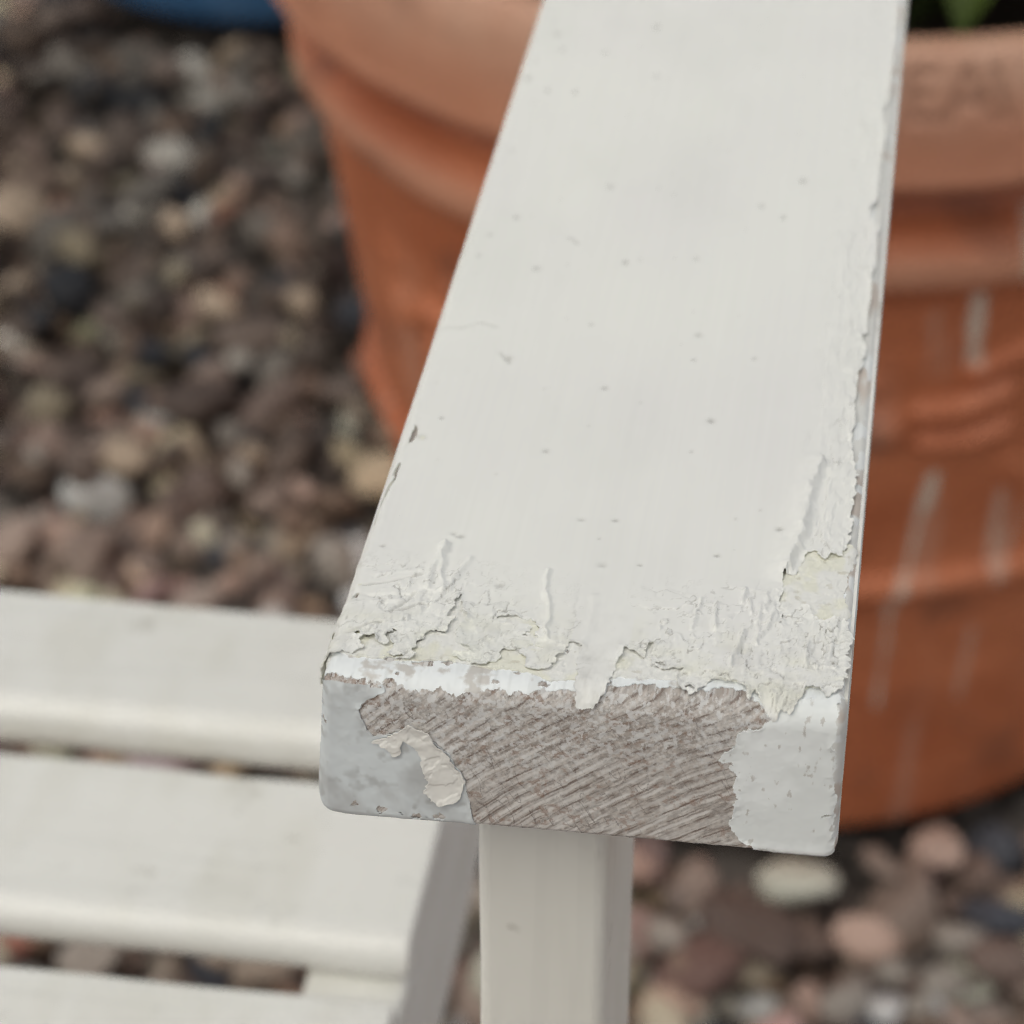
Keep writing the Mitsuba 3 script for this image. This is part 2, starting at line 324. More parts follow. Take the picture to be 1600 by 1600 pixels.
top_poly = [(x - 0.6 * float(np.clip((y - 30) / 6, 0, 1)), y) if x > 31 else (x, y) for x, y in TOP_RIGHT] + [(-39.5, 3.2), (-39.5, 425), (32.9, 425)]
phi_top = sd(top_poly) + rag
islands = (fb(A * 0.28, B * 0.34, 7, 4) - 0.53) * 14
phi_top = np.where((B > 1.2) & (B < 11) & (A < -3.5), np.maximum(phi_top, np.minimum(islands, np.minimum(B - 1.2, 11 - B))), phi_top)
cream_poly = [(30.0, 425), (30.5, 38.5)] + [tuple(q) for q in CREAM_RIGHT] + [(-39.5, 2.0), (-39.5, 425)]
phi_cream = sd(cream_poly) + rag * 0.9
primer_poly = [(30.2, 425), (30.5, 34), (33.2, 26)] + [(34.0, 0.8), (27.0, -4.6)] + [tuple(q) for q in STRIP_LOW[::-1]] + [(-39.5, -1.7), (-39.5, 425)]
phi_primer = sd(primer_poly) + rag * 1.5 + (fb(A * 2.2, B * 0.4, 6) - 0.5) * 0.9
grey_poly = [(-39.5, -2.4)] + [tuple(q) for q in GREY[1:12]] + [tuple(q) for q in GREY[12:17]] + [(-13.8, -29.5), (-39.5, -29.5)]
phi_grey = sd(grey_poly) + rag * 0.5
white_poly = [tuple(q) for q in WHITE[1:15]] + [(25.9, -29.5), (34.6, -29.5)] + [tuple(q) for q in WHITE_EDGE[::-1]]
phi_white = sd(white_poly) + rag * 1.25
phi_strip = np.minimum(np.minimum(A - 29.5, 60.0), 4.0)

# chips that go down to the wood
chips = np.full(A.shape, -4.0)
chips = np.maximum(chips, sd(CHIP1) + 0.6 * rag)
for line, w in (([(x + (0.3 if y > 42 else 0.75), y) for x, y in CRACK1], 0.16), (CRACK2, 0.22), ([(-34.2, 92), (-34.6, 74), (-34.9, 60)], 0.10), ([(-34.9, 30), (-35.1, 12), (-35.2, 4), (-35.3, -12)], 0.30)):
    P = np.asarray(line)
    m = (A > P[:, 0].min() - 3) & (A < P[:, 0].max() + 3) & (B > P[:, 1].min() - 3) & (B < P[:, 1].max() + 3)
    d, _ = seg_dist(line, A[m] + 0.5 * rag[m], B[m])
    chips[m] = np.maximum(chips[m], w - d + 0.25 * rag[m])
for pts, r in ((CHIPS_NOSE + [(x + 1.1, y + 0.2) for x, y in CHIPS_NOSE] + [(-12.0, -1.2), (-9.5, 0.4), (-15.5, -0.8), (-5.5, -1.1), (6.5, -0.3), (14.0, -0.2), (-24.5, -1.0)], 0.27), (CHIPS_LOW, 0.36), (CHIP_EDGE, 0.5), (CHIP_CORNER, 1.0), (BOTTOM_CHIPS, 0.45), ([(33.3, -17.4)], 0.45), ([(-3.2, 6.0), (9.5, 4.4), (20.5, -1.0)], 0.3)):
    for i, (x, y) in enumerate(pts):
        rr = r * (0.6 + 0.8 * ((i * 0.618) % 1))
        m = (abs(A - x) < 3) & (abs(B - y) < 3)
        chips[m] = np.maximum(chips[m], rr - np.hypot((A[m] - x) * 0.7, B[m] - y) + 1.3 * rag[m])
phi_top_c, phi_cream_c = np.minimum(phi_top, -chips), np.minimum(phi_cream, -chips)
phi_primer_c, phi_grey_c = np.minimum(phi_primer, -chips), np.minimum(phi_grey, -chips)
phi_white_c, phi_strip_c = np.minimum(phi_white, -chips), np.minimum(phi_strip, -chips)


def clip(phi, h, base, color=None, thick=None):
    """the part of the sheet where phi > 0, raised by h, its broken edge going down to base"""
    idx = np.arange(NA * NB).reshape(NA, NB)
    q = np.stack([idx[:-1, :-1], idx[1:, :-1], idx[1:, 1:], idx[:-1, 1:]], -1).reshape(-1, 4)
    F = np.vstack([q[:, [0, 1, 2]], q[:, [0, 2, 3]]])
    ph = phi.ravel()
    S = ph[F] > 0
    c = S.sum(1)
    full = F[c == 3]
    E = []
    tris, segs = [full], []

    def edge(i, j):
        k = np.minimum(i, j).astype(np.int64) * (NA * NB) + np.maximum(i, j)
        E.append(k)
        return k

    one, two = F[c == 1], F[c == 2]
    r = S[c == 1].argmax(1)
    one = np.stack([one[np.arange(len(one)), (r + k) % 3] for k in range(3)], 1)
    r = (~S[c == 2]).argmax(1)
    two = np.stack([two[np.arange(len(two)), (r + k) % 3] for k in range(3)], 1)
    e1a, e1b = edge(one[:, 0], one[:, 1]), edge(one[:, 0], one[:, 2])
    e2a, e2b = edge(two[:, 0], two[:, 1]), edge(two[:, 0], two[:, 2])
    keys, inv = np.unique(np.concatenate(E), return_inverse=True)
    n0 = NA * NB
    inv = inv + n0
    i1a, i1b, i2a, i2b = np.split(inv, np.cumsum([len(e1a), len(e1b), len(e2a)]))
    tris.append(np.stack([one[:, 0], i1a, i1b], 1))
    tris.append(np.stack([i2a, two[:, 1], two[:, 2]], 1))
    tris.append(np.stack([i2a, two[:, 2], i2b], 1))
    seg = np.vstack([np.stack([i1a, i1b], 1), np.stack([i2b, i2a], 1)])
    p, qq = keys // n0, keys % n0
    t = ph[p] / (ph[p] - ph[qq])

    def ext(v):
        v = v.ravel()
        return np.concatenate([v, v[p] * (1 - t) + v[qq] * t])

    a, b, hh = ext(A), ext(B), ext(h)
    F = np.vstack(tris)
    v = surf(a, b, hh)
    ring = np.unique(seg)
    top = np.concatenate([v, v[ring]])
    remap = np.zeros(len(v), int)
    remap[ring] = np.arange(len(ring))
    lowv = surf(a[ring], b[ring], np.minimum(base, hh[ring]) if thick is None else np.maximum(hh[ring] - thick, base))
    n1 = len(v)
    V = np.vstack([v, v[ring], lowv])
    s0, s1 = remap[seg[:, 0]] + n1, remap[seg[:, 1]] + n1
    m = len(ring)
    F = np.vstack([F, np.stack([s1, s0, s0 + m], 1), np.stack([s1, s0 + m, s1 + m], 1)])
    used = np.unique(F)
    mp = np.zeros(len(V), int)
    mp[used] = np.arange(len(used))
    col = None
    if color is not None:
        col = np.stack([ext(color[..., k]) for k in range(3)], -1)
        col = np.vstack([col, col[ring], col[ring]])[used]
    return trimesh.Trimesh(V[used], mp[F], process=False), col


# --- heights
crumple = (fb(A * 1.3, B * 0.45, 21) - 0.5) * 0.5 + (fb(A * 3.0, B * 1.6, 22) - 0.5) * 0.28
side = np.clip((np.abs(A + 3) - 6) / 14, 0, 1)
h_top = 0.42 + crumple * low_band ** 1.3 * (0.38 + 0.55 * side) * (1 - 0.85 * np.exp(-(((A - 0.8) / 3.2) ** 4)))
h_top += 0.10 * (fb(A * 0.12, B * 0.05, 23) - 0.5)
def steps(n, w=0.05):
    t = np.clip(n / w + 0.5, 0, 1)
    return t * t * (3 - 2 * t)


edge_band = np.clip((A - 26.0) / 7, 0, 1) * np.clip((230 - B) / 60, 0, 1)
h_top += edge_band * ((fb(A * 0.8, B * 0.35, 24) - 0.45) * 0.5)
# older breaks in the coat, painted over: low steps
near_flap = np.exp(-(((A - 0.8) / 3.2) ** 4))
wide_band = np.clip(1 - (B - 2) / 24.0, 0, 1) * (B > -6) * (1 - 0.8 * near_flap) * (0.25 + side)
cracks_and_shade = np.zeros_like(A)
for k, (fx, fy, hh, th_) in enumerate(((0.22, 0.16, 0.24, 0.50), (0.50, 0.30, 0.13, 0.54), (1.2, 0.7, 0.07, 0.56))):
    nn_ = fb(A * fx, B * fy, 80 + k, 4) - th_ - 0.12 * (1 - wide_band)
    on_ = (wide_band > 0.02) * np.clip(wide_band * 3, 0, 1)
    h_top += hh * steps(nn_, 0.016) * on_
    cracks_and_shade = np.maximum(cracks_and_shade, np.exp(-((nn_ + 0.006) / (0.0075 * (1 + k))) ** 2) * on_ * np.clip(fb(A * 0.7, B * 0.7, 90 + k) * 4 - 1.7, 0, 1) * (0.8, 0.6, 0.4)[k])  # dirty crack lines, also painted shade under the flake edges
eb = np.clip((A - 24.0) / 6, 0, 1) * np.clip((235 - B) / 60, 0.2, 1) * (B > 6)
nn_ = fb(A * 0.5, B * 0.10, 84, 4) - 0.5 + 0.02 * (A - 31)
h_top += 0.20 * eb * steps(nn_, 0.02)
cracks_and_shade = np.maximum(cracks_and_shade, 0.35 * eb * np.exp(-((nn_ + 0.008) / 0.010) ** 2) * np.clip(fb(A * 0.6, B * 0.3, 93) * 4 - 1.7, 0, 1))
h_top += 0.16 * eb * steps(fb(A * 1.1, B * 0.30, 85, 4) - 0.52, 0.05)
# the coat lifts where it has come away
lift = np.exp(-np.maximum(phi_top, 0) / 0.7) * (phi_top < 4)
h_top += lift * np.clip(fb(A * 0.5, B * 0.5, 25) - 0.30, 0, 1) * 1.1
flap = np.exp(-(((A - 1.0) / 2.6) ** 2)) * np.clip((3.5 - B) / 6, 0, 1.3)
h_top += 0.22 * flap
for line, w, hh, asy in ((RA_L, 0.6, 0.42, 0), (RB_L, 0.45, 0.36, 0), (RC_L, 0.45, 0.25, 0), (RD_L, 0.42, 0.38, 0), (RE_L, 1.1, 0.95, 0.9), (RG_L, 0.7, 0.10, 0)):
    ridge(h_top, line, w, hh * 1.7, asym=asy)
for i, line in enumerate(RF_L):
    ridge(h_top, line, 0.30, 0.45 + 0.10 * (i % 3))
for line in (G1, G2, G3, G4, G5, G6):
    ridge(h_top, line, 0.28, -0.28)
ridge(h_top, [(-32, 19.6), (-25.5, 21.8)], 0.35, 0.16)
ridge(h_top, [(-31, 13.2), (-26, 14.2)], 0.35, 0.2)
for line in (SQUIG, SCR1, SCR2):
    ridge(h_top, line, 0.30, -0.24)
    ridge(h_top, [(x, y - 0.6) for x, y in line], 0.30, 0.12)
speck = np.zeros_like(A)
for i, (x, y) in enumerate(SPECKS):
    r = 0.30 + 0.35 * ((i * 0.7548) % 1)
    m = (abs(A - x) < 4) & (abs(B - y) < 6)
    el = np.exp(-(((A[m] - x) / r) ** 2 + ((B[m] - y) / (r * (0.8 + y / 220))) ** 2) * (0.6 + 0.8 * fb(A[m] * 2, B[m] * 2, 60)))
    h_top[m] -= 0.16 * el
    h_top[m] += 0.07 * np.exp(-(((A[m] - x + 0.2) / r) ** 2 + ((B[m] - y + r * 1.5) / r) ** 2))
    speck[m] = np.maximum(speck[m], el * (0.35 + 0.4 * ((i * 0.569) % 1)))
for i in range(260):
    x, y = rng.uniform(-34, 33), rng.uniform(3, 225)
    r = rng.uniform(0.10, 0.26)
    m = (abs(A - x) < 1.2) & (abs(B - y) < 1.6)
    el = np.exp(-(((A[m] - x) / r) ** 2 + ((B[m] - y) / (r * (1 + y / 160))) ** 2))
    h_top[m] += rng.choice([-0.06, 0.05, 0.07]) * el
    if rng.random() < 0.35:
        speck[m] = np.maximum(speck[m], el * rng.uniform(0.1, 0.35))
for line in (G1, G3, G4, G5, SQUIG, SCR1, SCR2):
    P = np.asarray(line)
    m = (A > P[:, 0].min() - 1) & (A < P[:, 0].max() + 1) & (B > P[:, 1].min() - 1) & (B < P[:, 1].max() + 1)
    d, _ = seg_dist(line, A[m] + rag[m] * 0.4, B[m])
    speck[m] = np.maximum(speck[m], 0.5 * np.exp(-(d / 0.25) ** 2) * (0.4 + fb(A[m], B[m], 61)))
# grime caught in the crazed band near the nose
grime = low_band * np.clip(0.55 - (crumple + 0.25), 0, 1) * np.clip(fb(A * 0.35, B * 0.35, 62) - 0.35, 0, 1) * 1.2
tone = fb(A * 0.05, B * 0.03, 63)[..., None]
col_top = np.array([0.785, 0.785, 0.768]) * (0.97 + 0.06 * tone) + np.array([0.0, 0.003, -0.004]) * (tone - 0.5) * 4
brush = (fb(A * 1.6, B * 0.03, 65, 3) - 0.5)[..., None]
damp = np.clip(fb(A * 0.06 + 5, B * 0.035, 66, 4) - 0.5, 0, 1)[..., None]
col_top = col_top * (1 + 0.03 * brush) * (1 - damp * np.array([0.10, 0.08, 0.11]))
yel = (low_band * np.clip(fb(A * 0.22, B * 0.3, 64) - 0.46, 0, 1) * 2 * (np.abs(A - 1) > 4))[..., None]
col_top = col_top * (1 - yel * np.array([0.02, 0.025, 0.14]))
col_top = col_top * (1 - np.clip(0.60 * speck + grime + 0.8 * cracks_and_shade, 0, 0.75)[..., None]) + np.array([0.16, 0.14, 0.11]) * (np.clip(0.52 * speck + grime + 0.8 * cracks_and_shade, 0, 0.75)[..., None] * 0.8)

h_cream = 0.24 + crumple * 0.35 * (B < 22) + (fb(A * 1.5, B * 1.5, 31) - 0.5) * 0.10 + 0.10 * steps(fb(A * 0.45, B * 0.5, 44, 4) - 0.5, 0.015) + 0.06 * steps(fb(A * 1.3, B * 1.0, 45, 3) - 0.53, 0.02)
h_primer = 0.13 + (fb(A * 2.6, B * 0.5, 32) - 0.5) * 0.17 * (B < 6)
h_grey = 0.16 + (fb(A * 0.25, B * 0.25, 33) - 0.5) * 0.30 + (fb(A * 1.6, B * 1.6, 37) - 0.5) * 0.06
h_grey += 0.7 * np.exp(-np.maximum(phi_grey, 0) / 0.6) * np.clip(fb(A * 0.6, B * 0.6, 38) - 0.35, 0, 1)
h_white = 0.18 + (fb(A * 0.5, B * 0.5, 34) - 0.5) * 0.16 + (fb(A * 2.4, B * 2.4, 42) - 0.5) * 0.05
h_white += 0.8 * np.exp(-np.maximum(phi_white, 0) / 0.6) * np.clip(fb(A * 0.6, B * 0.6, 39) - 0.35, 0, 1)
h_strip = 0.08 + (fb(A * 0.8, B * 0.3, 35) - 0.5) * 0.12
tt = ring_t(A, B + 1.7, np.sin, np.sqrt)
ff = tt - np.floor(tt)
late = np.clip((ff - 0.42) / 0.3, 0, 1) * np.clip((1 - ff) / 0.14, 0, 1)
rough_end = np.clip((-B - 1) / 1.5, 0, 1)
h_wood = -0.03 * late * rough_end * (0.4 + fb(A * 0.4, B * 0.4, 36)) + (fb(A * 1.4, B * 1.4, 40) - 0.5) * 0.11 * rough_end - 0.05
h_wood += (fb(A * 3.5, B * 3.5, 41) - 0.5) * 0.09 * rough_end

ARM = "garden_chair__armrest"
# body under the paint
prof = trimesh.path.polygons if False else None
from shapely.geometry import Polygon, box as sbox
xs = np.linspace(-H + 0.15, H - 0.15, 29)
ring = [np.array([x, 0.0, -0.5]) for x in xs] + [np.array([x, 0.0, -TH + 0.1]) for x in xs[::-1]]
ys = [4.0, 60.0, 420.0]
loops = []
for y in ys:
    p = np.array(ring) + np.array([0, y, 0])
    loops.append(warp(p))
n = len(ring)
V = np.vstack(loops)
F = []
for k in range(len(ys) - 1):
    for i in range(n):
        j = (i + 1) % n
        F.append([k * n + i, k * n + j, (k + 1) * n + j, (k + 1) * n + i])
F = np.array(F)
F = np.vstack([F[:, [0, 1, 2]], F[:, [0, 2, 3]]])
caps = []
for base, flip in ((0, False), ((len(ys) - 1) * n, True)):
    for i in range(len(xs) - 1):
        a0, a1, b0, b1 = base + i, base + i + 1, base + n - 1 - i, base + n - 2 - i
        caps += [[a0, a1, b1], [a0, b1, b0]]
V = V
add(ARM, trimesh.Trimesh(V, np.vstack([F, caps]), process=False), "paint")
m_wood = np.where((B < 7) | ((A < -29) & (B < 97)), 1.0, -1.0)
mesh, _ = clip(m_wood, h_wood, -0.3)
add(ARM + "__end_grain", mesh, "weathered_wood", smooth=True)
labels[ARM + "__end_grain"] = {"label": "bare grey brown end grain where the paint has come off"}
inner = lambda ph: ph
mesh, _ = clip(np.minimum(phi_strip_c, 4), h_strip, -0.1)
add(ARM + "__old_primer", mesh, "strip_paint", smooth=True)
labels[ARM + "__old_primer"] = {"label": "beige and grey old primer along the right edge"}
m = np.where((phi_cream > 1.5) & (chips < -1.2), -1.0, phi_primer_c)
mesh, _ = clip(m, h_primer, 0.0)
add(ARM + "__primer", mesh, "primer_white", smooth=True)
labels[ARM + "__primer"] = {"label": "bright white band of primer over the rounded front edge"}
m = np.where((phi_top > 1.5) & (chips < -1.2), -1.0, phi_cream_c)
mesh, _ = clip(m, h_cream, 0.05)
add(ARM + "__undercoat", mesh, "cream_paint", smooth=True)
labels[ARM + "__undercoat"] = {"label": "pale yellow undercoat bared where the white coat flaked"}
mesh, col = clip(phi_top_c, h_top, 0.1, col_top, thick=0.16)
add(ARM + "__topcoat", mesh, "topcoat_paint", smooth=True, color=col)
labels[ARM + "__topcoat"] = {"label": "off white top coat, wrinkled and ragged towards the end"}
mesh, _ = clip(phi_grey_c, h_grey, -0.1, thick=0.22)
add(ARM + "__end_paint", mesh, "end_grey_paint", smooth=True)
labels[ARM + "__end_paint"] = {"label": "dirty grey paint left on the end face"}
mesh, _ = clip(phi_white_c, h_white, -0.1, thick=0.22)
add(ARM + "__end_paint", mesh, "end_white_paint", smooth=True)
labels[ARM + "__end_paint_001"] = {"label": "cold white paint left on the end face, right side"}
phi_flake = sd(FLAKE) + rag * 0.8
d_left = np.clip((-16.0 - A) / 10, 0, 1)
h_flake = 0.46 + 0.9 * np.exp(-np.maximum(phi_flake, 0) / 0.9) * np.clip(fb(A * 0.4, B * 0.4, 71) - 0.2, 0, 1) + (fb(A * 0.6, B * 0.6, 72) - 0.5) * 0.12 + 0.12 * steps(fb(A * 0.5, B * 0.5, 73, 3) - 0.5, 0.02)
mesh, _ = clip(phi_flake, h_flake, 0.1, thick=0.2)
add(ARM + "__paint_flake", mesh, "cream_flake" if "cream_flake" in scene else bsdf("cream_flake", (0.76, 0.745, 0.715), 0.5, 0.4), smooth=True)
labels[ARM + "__paint_flake"] = {"label": "curled cream flake lifting off the end face"}


# ------------------------------------------------------------------ the rest of the chair (metres)
def rounded(w, h, radii, seg=6):
    """outline of a rectangle w x h (x from -w/2, y from -h/2) with the four corner radii (lower left, lower right, upper right, upper left)"""
    out = []
    for (cx, cy, a0), r in zip(((-1, -1, 180), (1, -1, 270), (1, 1, 0), (-1, 1, 90)), radii):
        for t in np.linspace(0, 90, seg):
            a = math.radians(a0 + t)
            out.append((cx * (w / 2 - r) + r * math.cos(a), cy * (h / 2 - r) + r * math.sin(a)))
    return np.array(out)


def bar(outline, p0, p1, xdir, n=60, wob=0.0, seed=0, round_end=0.0):
    """a bar with the outline swept from p0 to p1; outline x along xdir"""
    p0, p1 = np.array(p0, float), np.array(p1, float)
    d = (p1 - p0) / np.linalg.norm(p1 - p0)
    X = np.array(xdir, float)
    X -= d * (X @ d)
    X /= np.linalg.norm(X)
    Y = np.cross(d, X)
    o = np.asarray(outline)
    # subdivide long edges
    pts = []
    for a, b in zip(o, np.roll(o, -1, 0)):
        k = max(1, int(np.linalg.norm(b - a) / 0.006))
        pts += [a + (b - a) * i / k for i in range(k)]
    o = np.array(pts)
    L = np.linalg.norm(p1 - p0)
    e = round_end
    ts = np.concatenate([[0, e * 0.3, e], np.linspace(e, L - e, n)[1:-1], [L - e, L - e * 0.3, L]]) if e else np.linspace(0, L, n)
    rings = []
    for i, t in enumerate(ts):
        s = 1.0
        k = 0.0
        if e:
            k = (e if i in (0, len(ts) - 1) else e * 0.3 if i in (1, len(ts) - 2) else 0.0) * 0.9
        oo = o - np.sign(o) * np.minimum(np.abs(o) * 0.5, k)
        c = p0 + d * t
        r = c + oo[:, :1] * X + oo[:, 1:] * Y
        rings.append(r)
    V = np.array(rings)
    if wob:
        nn = meshkit.fbm(V * 45 + seed * 7.7, 3, seed) - 0.5
        nn2 = meshkit.fbm(V * np.array([9, 60, 60]) + seed * 3.3, 2, seed + 5) - 0.5
        out = V - V.mean(1, keepdims=True)
        out /= np.linalg.norm(out, axis=-1, keepdims=True) + 1e-9
        V = V + out * (wob * (nn + 1.2 * nn2))[..., None]
    m = len(o)
    F = []
    idx = np.arange(len(ts) * m).reshape(len(ts), m)
    q = np.stack([idx[:-1], np.roll(idx, -1, 1)[:-1], np.roll(idx, -1, 1)[1:], idx[1:]], -1).reshape(-1, 4)
    F = np.vstack([q[:, [0, 1, 2]], q[:, [0, 2, 3]]])
    V = V.reshape(-1, 3)
    c0, c1 = len(V), len(V) + 1
    V = np.vstack([V, rings[0].mean(0), rings[-1].mean(0)])
    i = np.arange(m)
    j = (i + 1) % m
    F = np.vstack([F, np.stack([j, i, np.full(m, c0)], 1), np.stack([idx[-1][i], idx[-1][j], np.full(m, c1)], 1)])
    return trimesh.Trimesh(V, F, process=False)


CH = "garden_chair__"
SEAT_Z, LEFT, RIGHT = 0.4090, -0.5235, -0.0535
backs = [0.2632, 0.1984, 0.1302, 0.0640, -0.0020]
for i, y in enumerate(backs):
    w, t, tilt = 0.0525, (0.0145, 0.0125, 0.0125, 0.0125, 0.0125)[i], (7.0, 0.8, 0, 0, 0)[i]
    o = rounded(w, t, (0.0060, 0.003, 0.0030, 0.0060), 8)
    ct, st = math.cos(math.radians(tilt)), math.sin(math.radians(tilt))
    add(CH + "seat_slat", bar(o, (LEFT, y - w / 2, SEAT_Z - t / 2), (RIGHT, y - w / 2, SEAT_Z - t / 2), (0, ct, -st), 110, 0.0011, i, 0.0012), "paint", smooth=40)
for x0, x1 in ((RIGHT - 0.0238, RIGHT - 0.0006), (LEFT + 0.0006, LEFT + 0.0238)):
    w = x1 - x0
    o = rounded(w, 0.051, (0.002,) * 4, 4)
    add(CH + "side_rail", bar(o, ((x0 + x1) / 2, -0.075, 0.3704), ((x0 + x1) / 2, 0.300, 0.3704), (1, 0, 0), 60, 0.0006, 11, 0.002), "paint", smooth=40)
for xc in (-0.0069, -0.5701):
    o = rounded(0.0192, 0.042, (0.0022, 0.0022, 0.0022, 0.0022), 4)
    add(CH + "front_leg", bar(o, (xc, 0.033, -0.006), (xc, 0.033, 0.5772), (1, 0, 0), 120, 0.0005, 13), "post_paint", smooth=40)
for xc in (-0.0385, -0.5385):
    o = rounded(0.022, 0.034, (0.002,) * 4, 4)
    add(CH + "back_post", bar(o, (xc, 0.318, -0.006), (xc, 0.420 + 0.02, 0.95), (1, 0, 0), 60, 0.0005, 17), "post_paint", smooth=40)
for k, z in enumerate((0.76, 0.83, 0.90)):
    yy = 0.318 + 0.122 * (z + 0.006) / 0.956
    o = rounded(0.015, 0.052, (0.003,) * 4, 4)
    add(CH + "backrest_slat", bar(o, (-0.5270, yy, z), (-0.0500, yy, z), (0, 1, 0), 40, 0.0006, 19 + k), "paint", smooth=40)
o = rounded(0.07, 0.0224, (0.002,) * 4, 4)
add(CH + "armrest", bar(o, (-0.5650, 0.0, 0.5888), (-0.5650, 0.42, 0.5888), (1, 0, 0), 60, 0.0004, 23, 0.002), "paint", smooth=40)
labels["garden_chair"] = {"label": "white painted slatted wooden garden chair with peeling armrest end, standing on gravel", "category": "chair"}

# ------------------------------------------------------------------ terracotta pot
PX, PY = -0.0038, 0.8355


def terracotta(p, n, uv):
    m = fbm(p.x * 14, p.y * 14, p.z * 22, 4)
    c = mix((0.44, 0.128, 0.054), (0.54, 0.180, 0.084), smoothstep(0.3, 0.7, m))
    dust_and_highlight = smoothstep(0.36, 0.40, p.z) * 0.35 + smoothstep(0.345, 0.352, p.z) * 0.25
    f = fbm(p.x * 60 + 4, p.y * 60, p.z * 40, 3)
    dust_and_highlight = dust_and_highlight + 0.30 * smoothstep(0.298, 0.306, p.z) * smoothstep(0.321, 0.313, p.z)  # bulge band paler: highlight from above put into the colour
    c = mix(c, (0.74, 0.46, 0.335), dr.clip(dust_and_highlight * (1.0 + 0.6 * f), 0, 1))
    c = mix(c, (0.20, 0.075, 0.045), 0.5 * smoothstep(0.58, 0.8, fbm(p.x * 30 + 9, p.y * 30, p.z * 30, 3)))
    # lime runs
    th = dr.atan2(p.y - PY, p.x - PX) * (180 / math.pi)
    z = p.z * 1000
    lime = mi.Float(0)
    for (t0, z0, t1, z1, w, s) in STREAKS:
        k = dr.clip((z0 - z) / (z0 - z1), 0, 1)
        d = dr.sqrt(dr.square((th - (t0 + (t1 - t0) * k)) * 3.6) + dr.square(dr.maximum(dr.maximum(z - z0, z1 - z), 0)))
        lime = dr.maximum(lime, s * (1 - smoothstep(w * 0.1, w * 1.05, d + 7.0 * (fbm(th * 0.9, z * 0.05, 8.0, 2) - 0.5))))
    lime = lime * smoothstep(0.28, 0.60, fbm(th * 1.1 + 2, z * 0.028, 3.0, 3)) * (0.75 + 0.8 * fbm(p.x * 160, p.y * 160, p.z * 90, 3))
    groove = mi.Float(0)
    for (t0, z0, t1, z1) in LETTERS:
        dx, dz = (t1 - t0) * 3.75, z1 - z0
        px, pz = (th - t0) * 3.75, z - z0
        k = dr.clip((px * dx + pz * dz) / (dx * dx + dz * dz), 0, 1)
        groove = dr.maximum(groove, 1 - smoothstep(0.7, 2.3, dr.sqrt(dr.square(px - k * dx) + dr.square(pz - k * dz))))
    c = mix(c, (0.18, 0.095, 0.06), 0.28 * groove)
    run = smoothstep(0.62, 0.80, fbm(th * 0.28 + 40, z * 0.012, 2.0, 3)) * smoothstep(290.0, 200.0, z) * 0.18
    return mix(c, (0.64, 0.58, 0.50), dr.clip(lime + run, 0, 0.9))


LETTERS = [(-79.3, 396.5, -79.1, 379), (-79.3, 396, -77.2, 395.8), (-79.1, 379.5, -76.7, 379.3), (-79.2, 387.6, -77.6, 387.4),
           (-74.7, 396.7, -75.8, 377.9), (-74.6, 396.7, -71.8, 377.5), (-75.2, 384.6, -73.0, 384.0), (-72.25, 397.2, -70.4, 376.5)]
STREAKS = [(-69.1, 291, -69.0, 263, 4, 0.7), (-71.3, 204, -73.0, 146, 3.8, 0.85), (-73.5, 139, -73.5, 77, 3.8, 0.6), (-62.0, 190, -61.2, 143, 4, 0.4),
           (-58.3, 176, -60.8, 143, 4, 0.4), (-65.4, 326, -66.2, 303, 4.5, 0.7), (-61.7, 113, -61.6, 76, 4, 0.35), (-73.1, 284, -72.7, 256, 5, 0.2)]
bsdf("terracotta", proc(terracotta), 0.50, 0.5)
prof = np.array([(0.1685, 0.000), (0.1705, 0.006), (0.1800, 0.080), (0.1880, 0.1365), (0.1890, 0.1385), (0.1938, 0.1415), (0.1958, 0.1460), (0.1944, 0.1500), (0.1904, 0.1530),
                 (0.1980, 0.2000), (0.2062, 0.2550), (0.2105, 0.2850), (0.2112, 0.2925), (0.2165, 0.2985), (0.2215, 0.3050), (0.2225, 0.3130), (0.2185, 0.3215), (0.2085, 0.3290), (0.2060, 0.3370), (0.2110, 0.3440),
                 (0.2250, 0.3480), (0.2335, 0.3500), (0.2358, 0.3545), (0.2350, 0.3600), (0.2322, 0.3960), (0.2306, 0.4015), (0.2268, 0.4037), (0.2190, 0.4032), (0.2130, 0.3990), (0.2100, 0.3900), (0.2020, 0.3300), (0.1960, 0.2900)])
sl = np.concatenate([[0], np.cumsum(np.linalg.norm(np.diff(prof, axis=0), axis=1))])
from scipy.interpolate import PchipInterpolator
ss = np.linspace(0, sl[-1], 330)
PR = np.stack([PchipInterpolator(sl, prof[:, k])(ss) for k in (0, 1)], 1)
th = np.radians(np.concatenate([np.arange(-170, -40, 0.35), np.arange(-40, 190, 2.0)]))
TG, SG = np.meshgrid(th, np.arange(len(PR)), indexing="ij")
Rg, Zg = PR[SG, 0].copy(), PR[SG, 1].copy()
Td, Zm = np.degrees(TG), Zg * 1000


def stroke(pts, width, depth, t_shift=0.0, flat=False):
    d, _ = seg_dist([((t + t_shift) * 3.75, z) for t, z in pts], Td * 3.75, Zm)
    g = np.exp(-(d / width) ** 2) if not flat else 1 / (1 + np.exp((d - width) / 0.7))
    return depth * g


